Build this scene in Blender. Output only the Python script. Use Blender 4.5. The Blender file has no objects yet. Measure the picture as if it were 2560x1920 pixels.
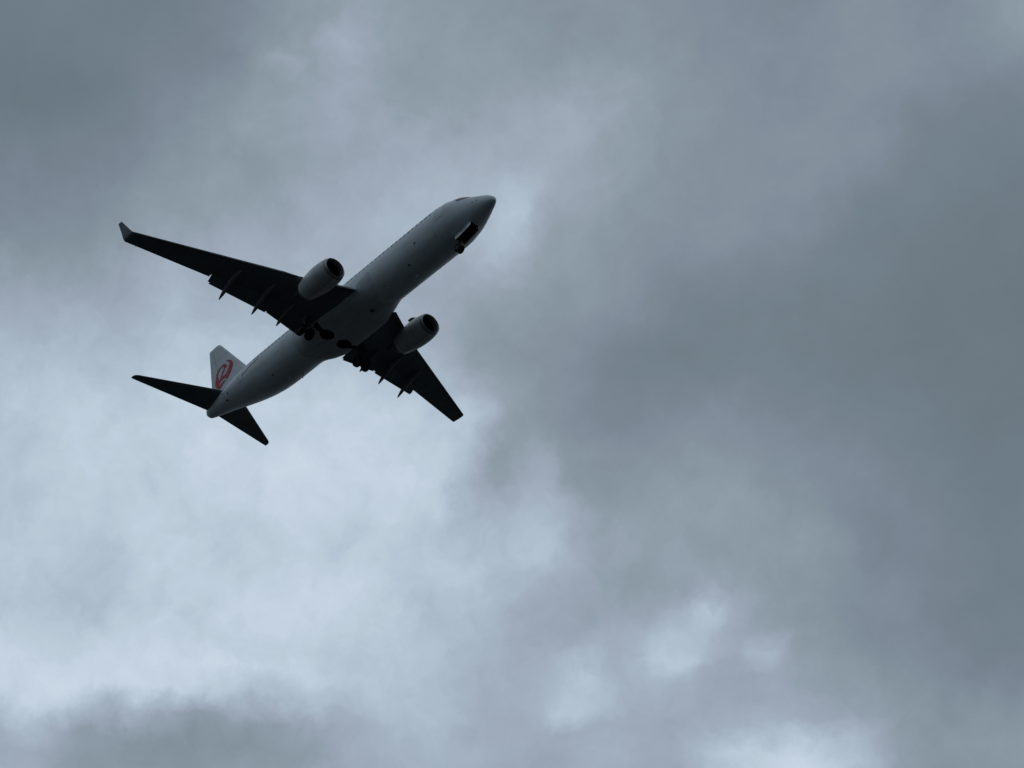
import bpy, bmesh, math, random
import numpy as np
from mathutils import Vector, Matrix
random.seed(7)
sc = bpy.context.scene
C = bpy.context.collection

# ---------------------------------------------------------------- camera
EYE = Vector((0.0, 0.0, 1.7))
RIGHT = Vector((0.67086845, 0.74157319, -0.00217361))
DOWN = Vector((-0.47547546, 0.42788861, -0.76865755))
FWD = Vector((-0.56908577, 0.51670159, 0.63965683))
cam_data = bpy.data.cameras.new('camera')
cam = bpy.data.objects.new('camera', cam_data)
C.objects.link(cam)
m = Matrix((RIGHT, -DOWN, -FWD)).transposed().to_4x4()
m.translation = EYE
cam.matrix_world = m
cam_data.sensor_width = 36.0
cam_data.lens = 36.0 * 4429.159 / 2560.0
cam_data.clip_start = 0.5
cam_data.clip_end = 60000.0
sc.camera = cam
PLANE = EYE + Vector((-88.81034925, 61.73143703, 96.30502416))   # the jet flies level, 98 m above the ground

# ---------------------------------------------------------------- exposure
sc.view_settings.view_transform = 'Standard'
sc.view_settings.look = 'None'
sc.view_settings.exposure = 0.0
sc.view_settings.gamma = 1.0
sc.view_settings.use_curve_mapping = False

# ---------------------------------------------------------------- sun (veiled by the overcast)
SUN_EL, SUN_AZ = math.radians(48.0), math.radians(132.0)     # azimuth measured from +X towards +Y
sd = Vector((math.cos(SUN_EL) * math.cos(SUN_AZ), math.cos(SUN_EL) * math.sin(SUN_AZ), math.sin(SUN_EL)))
sun_data = bpy.data.lights.new('sun', 'SUN')
sun_data.energy = 0.5
sun_data.angle = math.radians(35.0)
sun_data.color = (1.0, 0.97, 0.93)
sun = bpy.data.objects.new('sun', sun_data)
sun.rotation_euler = sd.to_track_quat('Z', 'Y').to_euler()
sun.location = (0, 0, 400)
C.objects.link(sun)

# ---------------------------------------------------------------- overcast sky
# brightness of the cloud deck by azimuth (52 degrees, 62 columns) and elevation (25.5 to 53 degrees, low row first)
CLOUD = [
    (167, 168, 168, 169, 170, 170, 171, 171, 171, 171, 172, 171, 168, 162, 158, 155, 154, 153, 154, 154, 155, 157, 160, 164, 168, 172, 175, 175, 173, 169, 167, 168, 168, 170, 170, 168, 164, 162, 168, 176, 182, 184, 183, 178, 171, 163, 155, 150, 148, 150, 150, 150, 150, 150, 150, 151, 151, 151, 151, 152, 152, 152),
    (171, 169, 168, 167, 167, 167, 168, 168, 168, 169, 169, 169, 164, 159, 156, 155, 154, 153, 154, 155, 155, 157, 160, 164, 168, 172, 175, 175, 172, 169, 167, 168, 168, 170, 170, 168, 164, 162, 167, 176, 181, 184, 183, 179, 172, 165, 158, 152, 149, 150, 151, 151, 151, 152, 152, 152, 152, 151, 151, 150, 149, 147),
    (192, 187, 183, 178, 175, 172, 170, 168, 168, 166, 167, 166, 159, 152, 148, 146, 146, 147, 149, 151, 153, 155, 159, 164, 168, 172, 175, 175, 174, 171, 168, 167, 168, 170, 171, 169, 165, 165, 173, 188, 201, 210, 214, 209, 198, 183, 169, 157, 151, 151, 152, 151, 151, 150, 150, 149, 147, 146, 144, 142, 139, 137),
    (208, 206, 204, 200, 197, 193, 189, 185, 182, 178, 189, 176, 162, 154, 148, 145, 144, 144, 145, 147, 149, 153, 157, 162, 167, 171, 174, 175, 176, 175, 168, 167, 168, 169, 171, 170, 166, 167, 175, 189, 200, 205, 203, 194, 181, 170, 160, 152, 148, 147, 147, 146, 144, 143, 141, 139, 137, 135, 133, 131, 129, 128),
    (206, 207, 207, 208, 208, 208, 207, 205, 203, 202, 213, 203, 190, 181, 172, 164, 158, 154, 153, 154, 155, 158, 162, 166, 171, 175, 177, 176, 172, 169, 168, 168, 169, 170, 171, 169, 165, 162, 165, 170, 174, 174, 172, 166, 160, 156, 152, 147, 142, 139, 137, 135, 133, 132, 131, 129, 128, 127, 126, 126, 125, 125),
    (197, 199, 201, 203, 204, 206, 207, 207, 208, 208, 211, 213, 214, 215, 213, 210, 204, 196, 189, 183, 180, 185, 186, 181, 185, 190, 190, 184, 176, 171, 170, 171, 181, 195, 191, 177, 170, 167, 167, 166, 165, 164, 164, 161, 157, 152, 147, 142, 137, 133, 130, 127, 126, 126, 126, 125, 125, 125, 125, 125, 124, 124),
    (193, 194, 194, 195, 196, 198, 199, 200, 202, 203, 204, 206, 207, 209, 210, 211, 212, 213, 213, 214, 213, 210, 205, 199, 196, 194, 192, 187, 180, 175, 173, 173, 176, 188, 196, 184, 175, 174, 171, 166, 162, 162, 161, 157, 153, 148, 143, 139, 135, 131, 127, 125, 124, 124, 124, 124, 124, 124, 124, 124, 124, 123),
    (194, 194, 194, 194, 193, 194, 194, 194, 195, 195, 196, 196, 197, 199, 202, 204, 205, 206, 206, 205, 204, 203, 200, 196, 194, 194, 194, 191, 185, 180, 176, 173, 171, 170, 171, 172, 179, 194, 195, 177, 169, 176, 164, 152, 148, 144, 140, 136, 133, 129, 127, 124, 124, 124, 124, 124, 123, 123, 123, 123, 123, 123),
    (196, 196, 195, 195, 195, 194, 194, 194, 194, 194, 193, 191, 190, 192, 197, 201, 204, 206, 208, 208, 207, 207, 206, 205, 203, 201, 198, 193, 187, 181, 176, 171, 167, 165, 164, 164, 167, 174, 184, 183, 165, 157, 152, 147, 144, 141, 138, 135, 132, 129, 126, 124, 123, 123, 123, 123, 123, 123, 123, 122, 122, 122),
    (197, 197, 196, 196, 196, 196, 196, 195, 195, 195, 193, 190, 187, 191, 198, 202, 205, 207, 209, 209, 209, 210, 210, 210, 208, 205, 196, 191, 190, 184, 178, 171, 166, 163, 161, 159, 159, 160, 170, 189, 173, 157, 151, 147, 144, 140, 136, 133, 131, 130, 127, 124, 122, 122, 122, 122, 122, 122, 121, 121, 121, 121),
    (198, 198, 197, 197, 197, 197, 197, 196, 196, 196, 195, 191, 189, 193, 200, 203, 205, 206, 207, 208, 209, 209, 209, 208, 203, 200, 198, 197, 193, 188, 183, 179, 174, 167, 160, 153, 152, 158, 159, 161, 158, 154, 152, 150, 146, 141, 136, 133, 132, 130, 127, 124, 121, 121, 121, 121, 121, 120, 120, 120, 119, 119),
    (198, 198, 198, 198, 198, 198, 198, 197, 197, 197, 196, 195, 194, 197, 201, 203, 204, 205, 206, 207, 208, 208, 207, 205, 200, 201, 200, 198, 194, 191, 189, 192, 188, 174, 163, 156, 155, 158, 158, 156, 154, 152, 152, 151, 148, 142, 135, 132, 131, 130, 127, 123, 120, 119, 120, 119, 119, 119, 118, 118, 117, 117),
    (198, 198, 198, 198, 198, 198, 198, 198, 198, 198, 199, 200, 199, 200, 200, 201, 203, 205, 206, 208, 209, 208, 208, 206, 205, 204, 201, 198, 192, 187, 186, 190, 188, 175, 163, 156, 155, 156, 156, 155, 153, 152, 151, 150, 147, 141, 136, 132, 130, 129, 126, 122, 119, 118, 118, 118, 117, 117, 116, 115, 115, 114),
    (196, 197, 197, 198, 198, 198, 198, 198, 198, 199, 201, 202, 202, 200, 196, 197, 202, 205, 208, 209, 210, 209, 208, 207, 207, 207, 204, 199, 187, 175, 172, 176, 177, 171, 159, 152, 151, 152, 152, 153, 153, 153, 151, 147, 143, 139, 135, 132, 129, 127, 124, 121, 117, 116, 115, 115, 114, 114, 113, 113, 112, 112),
    (193, 194, 195, 196, 196, 197, 197, 197, 197, 199, 201, 202, 203, 201, 199, 200, 204, 202, 206, 209, 210, 210, 209, 208, 209, 209, 206, 200, 183, 165, 155, 165, 167, 157, 151, 147, 146, 147, 148, 149, 151, 151, 148, 144, 139, 135, 132, 129, 126, 124, 122, 118, 115, 113, 113, 112, 112, 112, 112, 112, 112, 112),
    (188, 190, 191, 192, 193, 194, 194, 195, 196, 197, 199, 201, 203, 203, 204, 205, 206, 205, 201, 207, 209, 209, 209, 208, 209, 209, 205, 200, 187, 166, 151, 158, 159, 150, 145, 142, 141, 142, 143, 144, 145, 144, 142, 137, 133, 130, 127, 125, 123, 121, 119, 116, 114, 112, 111, 111, 112, 112, 112, 112, 112, 112),
    (182, 184, 185, 187, 188, 189, 190, 191, 192, 194, 196, 198, 200, 202, 204, 204, 205, 205, 204, 203, 207, 208, 208, 207, 207, 206, 203, 198, 193, 175, 159, 153, 150, 144, 140, 137, 136, 137, 137, 137, 137, 137, 134, 131, 127, 125, 123, 122, 120, 118, 116, 115, 113, 112, 111, 112, 112, 112, 112, 112, 112, 112),
    (175, 177, 179, 180, 182, 183, 184, 186, 187, 189, 191, 193, 195, 198, 199, 200, 201, 202, 203, 204, 204, 205, 205, 204, 203, 201, 198, 193, 192, 182, 166, 153, 146, 140, 136, 133, 132, 132, 132, 132, 131, 131, 129, 126, 124, 122, 120, 119, 117, 116, 114, 113, 112, 112, 112, 112, 112, 112, 112, 112, 112, 112),
    (167, 169, 171, 173, 175, 176, 178, 179, 181, 183, 185, 187, 189, 191, 193, 194, 196, 197, 199, 200, 200, 200, 199, 198, 195, 192, 188, 182, 177, 169, 160, 151, 144, 139, 134, 130, 128, 127, 126, 126, 126, 125, 124, 123, 122, 120, 119, 117, 116, 114, 113, 112, 112, 112, 112, 112, 112, 112, 112, 112, 112, 112),
    (158, 160, 162, 164, 166, 168, 170, 171, 173, 175, 177, 180, 183, 185, 187, 189, 190, 192, 193, 195, 195, 194, 193, 190, 187, 182, 177, 171, 164, 157, 152, 148, 144, 139, 133, 129, 126, 124, 123, 122, 122, 122, 122, 121, 120, 120, 118, 117, 116, 115, 113, 112, 112, 112, 112, 112, 112, 112, 112, 112, 112, 112),
    (148, 150, 153, 155, 157, 159, 161, 163, 165, 167, 170, 173, 176, 178, 181, 182, 184, 185, 187, 188, 188, 188, 186, 184, 180, 176, 171, 165, 158, 150, 147, 147, 145, 141, 136, 132, 129, 126, 125, 123, 123, 122, 121, 121, 120, 120, 119, 118, 117, 116, 115, 114, 113, 113, 112, 112, 112, 112, 112, 113, 113, 113),
    (139, 141, 143, 145, 147, 149, 151, 154, 156, 159, 162, 166, 169, 172, 174, 176, 178, 179, 179, 180, 180, 181, 180, 178, 175, 172, 168, 163, 158, 152, 150, 149, 147, 144, 142, 139, 136, 133, 131, 128, 126, 125, 123, 122, 122, 122, 121, 120, 119, 117, 116, 115, 115, 114, 113, 113, 113, 113, 113, 114, 114, 114),
    (134, 135, 137, 138, 139, 140, 142, 145, 147, 150, 154, 158, 162, 165, 168, 170, 172, 173, 173, 174, 175, 176, 176, 175, 172, 170, 167, 164, 160, 159, 157, 154, 150, 148, 147, 145, 143, 139, 136, 133, 131, 129, 127, 126, 126, 126, 125, 123, 120, 119, 118, 117, 116, 115, 114, 114, 114, 114, 115, 115, 116, 116),
    (130, 131, 132, 133, 134, 135, 136, 138, 140, 143, 147, 151, 156, 159, 161, 164, 166, 168, 169, 170, 172, 173, 174, 174, 173, 171, 170, 168, 167, 168, 170, 165, 157, 152, 150, 147, 145, 142, 139, 137, 136, 135, 134, 133, 133, 133, 131, 127, 123, 121, 119, 119, 118, 117, 116, 116, 116, 116, 117, 118, 118, 119),
    (125, 127, 128, 129, 130, 131, 132, 133, 135, 138, 142, 147, 150, 153, 156, 158, 161, 163, 165, 167, 169, 171, 173, 174, 174, 175, 175, 176, 176, 178, 183, 179, 166, 157, 152, 149, 146, 144, 142, 141, 140, 140, 140, 139, 139, 138, 136, 132, 128, 125, 123, 122, 121, 120, 119, 118, 118, 119, 120, 120, 121, 121),
    (117, 119, 121, 123, 124, 126, 128, 129, 131, 134, 138, 143, 146, 149, 151, 153, 156, 158, 160, 163, 165, 168, 170, 172, 174, 175, 177, 178, 180, 183, 189, 186, 173, 161, 155, 151, 148, 146, 145, 143, 143, 142, 142, 142, 142, 141, 140, 137, 133, 130, 128, 126, 124, 123, 122, 121, 121, 121, 122, 122, 123, 124),
    (112, 113, 114, 115, 117, 119, 121, 123, 126, 130, 134, 139, 143, 145, 147, 149, 151, 153, 155, 158, 161, 163, 166, 168, 171, 173, 174, 175, 176, 179, 183, 181, 174, 165, 160, 156, 153, 150, 147, 145, 144, 143, 143, 142, 142, 142, 142, 140, 138, 136, 134, 131, 129, 127, 125, 124, 123, 123, 124, 125, 126, 127),
    (113, 112, 112, 111, 112, 113, 115, 118, 121, 126, 131, 136, 140, 143, 145, 148, 150, 151, 153, 155, 158, 160, 163, 165, 167, 169, 169, 169, 168, 169, 170, 172, 171, 167, 164, 160, 157, 153, 150, 147, 145, 143, 142, 142, 142, 142, 142, 141, 140, 140, 139, 137, 134, 132, 130, 128, 127, 127, 128, 130, 131, 133),
    (116, 115, 114, 113, 113, 113, 114, 116, 119, 123, 128, 133, 138, 142, 145, 148, 151, 154, 155, 157, 159, 161, 162, 163, 164, 164, 164, 164, 163, 163, 165, 167, 168, 167, 165, 162, 159, 156, 153, 149, 147, 144, 142, 140, 139, 139, 140, 140, 141, 142, 142, 141, 138, 136, 134, 133, 132, 133, 135, 137, 139, 141),
    (118, 118, 118, 117, 116, 116, 117, 118, 119, 122, 126, 130, 135, 139, 144, 148, 152, 156, 158, 160, 161, 162, 162, 161, 159, 159, 158, 158, 158, 159, 160, 162, 164, 164, 163, 162, 161, 158, 155, 152, 148, 145, 141, 139, 137, 137, 137, 138, 140, 142, 144, 143, 141, 138, 137, 137, 138, 141, 144, 148, 148, 149),
    (118, 118, 118, 118, 118, 119, 119, 120, 121, 122, 124, 127, 130, 134, 139, 146, 152, 154, 157, 159, 161, 162, 161, 159, 156, 154, 154, 154, 154, 155, 156, 158, 159, 160, 160, 160, 159, 157, 155, 151, 148, 144, 141, 138, 136, 136, 136, 137, 139, 141, 143, 143, 141, 139, 138, 139, 141, 145, 151, 156, 156, 152),
    (118, 118, 118, 118, 119, 119, 120, 120, 121, 121, 122, 124, 126, 129, 133, 139, 150, 162, 163, 159, 160, 162, 160, 157, 155, 153, 152, 152, 152, 152, 152, 153, 153, 153, 154, 154, 154, 152, 150, 148, 145, 142, 139, 137, 136, 135, 135, 136, 137, 140, 142, 143, 142, 140, 138, 139, 140, 144, 149, 153, 152, 148),
    (118, 118, 118, 118, 119, 119, 120, 120, 121, 121, 122, 124, 125, 128, 133, 140, 143, 148, 154, 161, 169, 170, 163, 157, 154, 152, 151, 151, 151, 150, 149, 148, 147, 147, 147, 147, 147, 146, 145, 144, 142, 140, 138, 137, 136, 135, 135, 136, 137, 139, 142, 143, 142, 141, 139, 138, 139, 141, 145, 149, 151, 150),
    (118, 118, 118, 118, 119, 119, 120, 121, 121, 122, 123, 125, 126, 129, 132, 138, 143, 148, 152, 156, 160, 161, 158, 155, 153, 152, 151, 151, 150, 149, 148, 146, 144, 144, 144, 145, 145, 145, 144, 143, 142, 140, 138, 137, 136, 135, 135, 135, 136, 138, 141, 143, 143, 141, 139, 138, 139, 140, 143, 147, 151, 151),
    (118, 118, 118, 118, 119, 120, 120, 121, 121, 122, 124, 125, 127, 130, 134, 140, 145, 150, 153, 156, 157, 158, 157, 155, 153, 152, 151, 151, 150, 149, 148, 146, 145, 144, 145, 145, 146, 145, 144, 143, 142, 141, 139, 137, 136, 135, 135, 135, 136, 138, 140, 142, 143, 142, 140, 138, 138, 139, 142, 145, 149, 151),
    (118, 118, 118, 119, 119, 120, 120, 121, 122, 123, 124, 126, 128, 131, 135, 141, 146, 150, 154, 156, 157, 158, 157, 155, 153, 152, 151, 151, 150, 150, 148, 147, 145, 145, 145, 146, 146, 146, 145, 144, 142, 141, 139, 138, 136, 136, 135, 135, 136, 137, 140, 142, 143, 142, 141, 139, 138, 139, 141, 144, 148, 151),
]
AZ0, AZ1, EL0, EL1 = -26.0, 26.0, 25.5, 53.0

def srgb(v):
    v /= 255.0
    return v / 12.92 if v <= 0.04045 else ((v + 0.055) / 1.055) ** 2.4

world = bpy.data.worlds.new('World')
sc.world = world
world.use_nodes = True
nt = world.node_tree
nt.nodes.clear()
N, LK = nt.nodes, nt.links

def node(t, **kw):
    n = N.new(t)
    for k, v in kw.items():
        setattr(n, k, v)
    return n

def put(sock, v):
    if isinstance(v, bpy.types.NodeSocket):
        LK.new(v, sock)
    else:
        sock.default_value = v

def mth(op, a, b=0.0, c=None, clamp=False):
    n = node('ShaderNodeMath', operation=op, use_clamp=clamp)
    put(n.inputs[0], a); put(n.inputs[1], b)
    if c is not None: put(n.inputs[2], c)
    return n.outputs[0]

def vm(op, a, b, scale=None):
    n = node('ShaderNodeVectorMath', operation=op)
    put(n.inputs[0], a); put(n.inputs[1], b)
    if scale is not None: put(n.inputs[3], scale)
    return n.outputs['Value'] if op == 'DOT_PRODUCT' else n.outputs['Vector']

def noise(vec, scale, detail, rough, off=(0, 0, 0), col=False, dist=0.0):
    n = node('ShaderNodeTexNoise')
    LK.new(vm('ADD', vec, off), n.inputs['Vector'])
    n.inputs['Scale'].default_value = scale
    n.inputs['Detail'].default_value = detail
    n.inputs['Roughness'].default_value = rough
    n.inputs['Distortion'].default_value = dist
    return n.outputs['Color'] if col else n.outputs['Fac']

tc = node('ShaderNodeTexCoord')
D0 = tc.outputs['Generated']
# ragged edges: the direction is displaced by two sizes of turbulence
w1 = vm('SUBTRACT', noise(D0, 9.0, 3.0, 0.55, (3.1, 7.7, 1.3), True), (0.5, 0.5, 0.5))
w2 = vm('SUBTRACT', noise(D0, 38.0, 7.0, 0.62, (9.1, 2.2, 5.3), True), (0.5, 0.5, 0.5))
s1 = node('ShaderNodeVectorMath', operation='SCALE'); put(s1.inputs[0], w1); s1.inputs[3].default_value = 0.024
s2 = node('ShaderNodeVectorMath', operation='SCALE'); put(s2.inputs[0], w2); s2.inputs[3].default_value = 0.030
D = vm('NORMALIZE', vm('ADD', vm('ADD', D0, s1.outputs[0]), s2.outputs[0]), (0, 0, 0))
H = (-0.74036025, 0.67221031, 0.0)
Rr = (0.67221031, 0.74036025, 0.0)
az = mth('MULTIPLY', mth('ARCTAN2', vm('DOT_PRODUCT', D, Rr), vm('DOT_PRODUCT', D, H)), 180 / math.pi)
sx = node('ShaderNodeSeparateXYZ'); LK.new(D, sx.inputs[0])
el = mth('MULTIPLY', mth('ARCSINE', sx.outputs[2]), 180 / math.pi)
u = mth('MULTIPLY', mth('SUBTRACT', az, AZ0), 1.0 / (AZ1 - AZ0))
v = mth('MULTIPLY', mth('SUBTRACT', el, EL0), (len(CLOUD) - 1) / (EL1 - EL0))

uc = mth('ADD', u, 0.0, clamp=True)

def strip(vals, fac):
    fc = node('ShaderNodeFloatCurve')
    pts = fc.mapping.curves[0].points
    n = len(vals)
    pts[0].location = (0.0, vals[0]); pts[1].location = (1.0, vals[-1])
    for i in range(1, n - 1):
        pts.new(i / (n - 1), vals[i])
    fc.mapping.update()
    LK.new(fac, fc.inputs[1])
    return fc.outputs[0]

vc = mth('MINIMUM', mth('MAXIMUM', v, 0.0), float(len(CLOUD) - 1))
total = None
for j, row in enumerate(CLOUD):
    vals = [q / 255.0 for q in row]
    both = strip(vals, uc)
    dv = mth('ABSOLUTE', mth('SUBTRACT', vc, float(j)))
    w = mth('SUBTRACT', 1.0, dv, clamp=True)
    total = mth('MULTIPLY', both, w) if total is None else mth('MULTIPLY_ADD', both, w, total)
# cloud cover everywhere else: drifting banks of a stratocumulus deck
gen_a = noise(D0, 2.6, 5.0, 0.55, (1.7, 4.2, 0.0), dist=0.4)
mr = node('ShaderNodeMapRange'); put(mr.inputs[0], gen_a)
mr.inputs[1].default_value = 0.3; mr.inputs[2].default_value = 0.7
mr.inputs[3].default_value = 145 / 255; mr.inputs[4].default_value = 195 / 255
def smooth(x, a, b):
    q = node('ShaderNodeMapRange', interpolation_type='SMOOTHSTEP')
    put(q.inputs[0], x); q.inputs[1].default_value = a; q.inputs[2].default_value = b
    return q.outputs[0]
generic = mth('MULTIPLY', mr.outputs[0], mth('MULTIPLY_ADD', smooth(el, -2.0, 38.0), 0.46, 0.54))     # an overcast sky darkens towards the horizon
nr = float(len(CLOUD) - 1)
mask = mth('MULTIPLY', mth('MULTIPLY', smooth(u, -0.30, 0.0), smooth(u, 1.30, 1.0)),
           mth('MULTIPLY', smooth(v, -14.0, 0.0), smooth(v, nr + 14.0, nr)))
mx = node('ShaderNodeMix'); put(mx.inputs[0], mask); put(mx.inputs[2], generic); put(mx.inputs[3], total)
lum = mx.outputs[0]
# fine structure of the cloud
gain = mth('MULTIPLY', lum, lum)
f1 = mth('MULTIPLY', mth('MULTIPLY', mth('SUBTRACT', noise(D, 24.0, 8.0, 0.64), 0.5), 0.30), gain)
f2 = mth('MULTIPLY', mth('MULTIPLY', mth('SUBTRACT', noise(D, 70.0, 5.0, 0.6, (5, 5, 5)), 0.5), 0.08), gain)
lum = mth('ADD', mth('ADD', lum, f1), f2)
ramp = node('ShaderNodeValToRGB')
ramp.color_ramp.interpolation = 'LINEAR'
TINT = [(90,(88,103,112)),(112,(105,119,129)),(124,(112,127,138)),(131,(119,131,144)),(138,(125,138,152)),(147,(132,147,158)),(155,(140,155,167)),(162,(150,162,177)),(172,(159,172,187)),(181,(166,182,197)),(193,(178,194,209)),(202,(187,203,216)),(210,(195,209,224)),(220,(203,217,231))]
es = ramp.color_ramp.elements
while len(es) < len(TINT):
    es.new(0.5)
for i, (g, rgb) in enumerate(TINT):
    es[i].position = g / 255.0
for i, (g, rgb) in enumerate(TINT):
    es[i].color = (srgb(rgb[0]), srgb(rgb[1]), srgb(rgb[2]), 1)
LK.new(lum, ramp.inputs[0])
sky = node('ShaderNodeTexSky', sky_type='NISHITA', sun_disc=False)
sky.sun_elevation = SUN_EL
sky.sun_rotation = math.radians(90.0) - SUN_AZ
bg_sky = node('ShaderNodeBackground'); LK.new(sky.outputs[0], bg_sky.inputs[0]); bg_sky.inputs[1].default_value = 0.08
bg_cloud = node('ShaderNodeBackground'); LK.new(ramp.outputs[0], bg_cloud.inputs[0]); bg_cloud.inputs[1].default_value = 1.0
cover = node('ShaderNodeMixShader'); cover.inputs[0].default_value = 0.985     # the deck is all but closed
LK.new(bg_sky.outputs[0], cover.inputs[1]); LK.new(bg_cloud.outputs[0], cover.inputs[2])
out = node('ShaderNodeOutputWorld'); LK.new(cover.outputs[0], out.inputs[0])

# ---------------------------------------------------------------- helpers
def P3(s, y, z):            # s: metres aft of the nose, y: to port, z: up
    return Vector((19.0 - s, y, z))

def link(name, verts, faces, mat, parent=None, smooth=True, ang=35):
    me = bpy.data.meshes.new(name)
    me.from_pydata([tuple(q) for q in verts], [], faces)
    bm = bmesh.new(); bm.from_mesh(me)
    bmesh.ops.remove_doubles(bm, verts=bm.verts, dist=1e-5)
    bmesh.ops.recalc_face_normals(bm, faces=bm.faces)
    bm.to_mesh(me); bm.free()
    if smooth:
        me.polygons.foreach_set('use_smooth', [True] * len(me.polygons))
        me.set_sharp_from_angle(angle=math.radians(ang))
    me.materials.append(mat)
    o = bpy.data.objects.new(name, me)
    C.objects.link(o)
    if parent is not None: o.parent = parent
    return o

class MB:
    def __init__(s): s.v = []; s.f = []
    def add(s, v, f):
        k = len(s.v); s.v += [Vector(q) for q in v]; s.f += [tuple(k + i for i in q) for q in f]
    def rings(s, rings, cap=True, closed=True):
        n = len(rings[0]); v = [q for r in rings for q in r]; f = []
        for a in range(len(rings) - 1):
            for b in range(n if closed else n - 1):
                c = (b + 1) % n
                f.append((a * n + b, a * n + c, (a + 1) * n + c, (a + 1) * n + b))
        if cap:
            f.append(tuple(range(n - 1, -1, -1))); f.append(tuple((len(rings) - 1) * n + i for i in range(n)))
        s.add(v, f)
    def tube(s, a, b, r0, r1=None, n=12):
        r1 = r0 if r1 is None else r1
        a, b = Vector(a), Vector(b); d = (b - a).normalized()
        x = d.orthogonal().normalized(); y = d.cross(x)
        s.rings([[p + (x * math.cos(t) + y * math.sin(t)) * r for t in [2 * math.pi * i / n for i in range(n)]] for p, r in ((a, r0), (b, r1))])
    def lathe(s, o, axis, prof, n=40, closed=False):   # prof: (along, radius)
        o = Vector(o); d = Vector(axis).normalized(); x = d.orthogonal().normalized(); y = d.cross(x)
        rr = [[o + d * a + (x * math.cos(t) + y * math.sin(t)) * max(r, 1e-4) for t in [2 * math.pi * i / n for i in range(n)]] for a, r in prof]
        if closed: rr.append(rr[0])
        s.rings(rr, cap=False)
    def box(s, c, sz, M=None):
        M = M or Matrix.Identity(3); v = []
        for i in (-1, 1):
            for j in (-1, 1):
                for k in (-1, 1): v.append(Vector(c) + M @ Vector((i * sz[0] / 2, j * sz[1] / 2, k * sz[2] / 2)))
        s.add(v, [(0, 1, 3, 2), (4, 6, 7, 5), (0, 4, 5, 1), (2, 3, 7, 6), (0, 2, 6, 4), (1, 5, 7, 3)])
    def plate(s, pts, th):      # closed slab from a 3d polygon
        pts = [Vector(p) for p in pts]; n = (pts[1] - pts[0]).cross(pts[2] - pts[1]).normalized() * th / 2
        k = len(pts)
        s.add([p + n for p in pts] + [p - n for p in pts],
              [tuple(range(k)), tuple(range(2 * k - 1, k - 1, -1))] + [(i, k + i, k + (i + 1) % k, (i + 1) % k) for i in range(k)])
    def build(s, name, mat, parent=None, **k): return link(name, s.v, s.f, mat, parent, **k)

def pch(xs, ys):               # monotone cubic
    xs = np.array(xs, float); ys = np.array(ys, float)
    h = np.diff(xs); d = np.diff(ys) / h; mm = np.zeros(len(xs))
    for i in range(1, len(xs) - 1):
        if d[i - 1] * d[i] > 0:
            w1 = 2 * h[i] + h[i - 1]; w2 = h[i] + 2 * h[i - 1]
            mm[i] = (w1 + w2) / (w1 / d[i - 1] + w2 / d[i])
    mm[0] = d[0]; mm[-1] = d[-1]
    def f(x):
        i = int(np.clip(np.searchsorted(xs, x) - 1, 0, len(h) - 1)); t = (x - xs[i]) / h[i]
        return float((1 + 2 * t) * (1 - t) ** 2 * ys[i] + t * (1 - t) ** 2 * h[i] * mm[i] + t * t * (3 - 2 * t) * ys[i + 1] + t * t * (t - 1) * h[i] * mm[i + 1])
    return f

# ---------------------------------------------------------------- materials
def mat(name, col, rough=0.4, metal=0.0, coat=0.0, dirt=0.0, dscale=1.0, spec=0.5, stretch=(0.25, 1, 1)):
    m = bpy.data.materials.new(name); m.use_nodes = True
    t = m.node_tree; b = t.nodes['Principled BSDF']
    b.inputs['Base Color'].default_value = (*col, 1)
    b.inputs['Roughness'].default_value = rough
    b.inputs['Metallic'].default_value = metal
    b.inputs['Coat Weight'].default_value = coat
    b.inputs['Coat Roughness'].default_value = 0.12
    b.inputs['Specular IOR Level'].default_value = spec
    if dirt > 0:
        tcn = t.nodes.new('ShaderNodeTexCoord'); mp = t.nodes.new('ShaderNodeMapping')
        mp.inputs['Scale'].default_value = stretch
        t.links.new(tcn.outputs['Object'], mp.inputs[0])
        nz = t.nodes.new('ShaderNodeTexNoise'); nz.inputs['Scale'].default_value = dscale; nz.inputs['Detail'].default_value = 8; nz.inputs['Roughness'].default_value = 0.62
        t.links.new(mp.outputs[0], nz.inputs['Vector'])
        cr = t.nodes.new('ShaderNodeValToRGB')
        cr.color_ramp.elements[0].position = 0.3; cr.color_ramp.elements[1].position = 0.72
        k = 1 - dirt
        cr.color_ramp.elements[0].color = (col[0] * k, col[1] * k * 0.985, col[2] * k * 0.96, 1)
        cr.color_ramp.elements[1].color = (*col, 1)
        t.links.new(nz.outputs['Fac'], cr.inputs[0]); t.links.new(cr.outputs[0], b.inputs['Base Color'])
        rr = t.nodes.new('ShaderNodeMapRange'); rr.inputs[3].default_value = rough * 1.35; rr.inputs[4].default_value = rough * 0.85
        t.links.new(nz.outputs['Fac'], rr.inputs[0]); t.links.new(rr.outputs[0], b.inputs['Roughness'])
    return m

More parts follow.
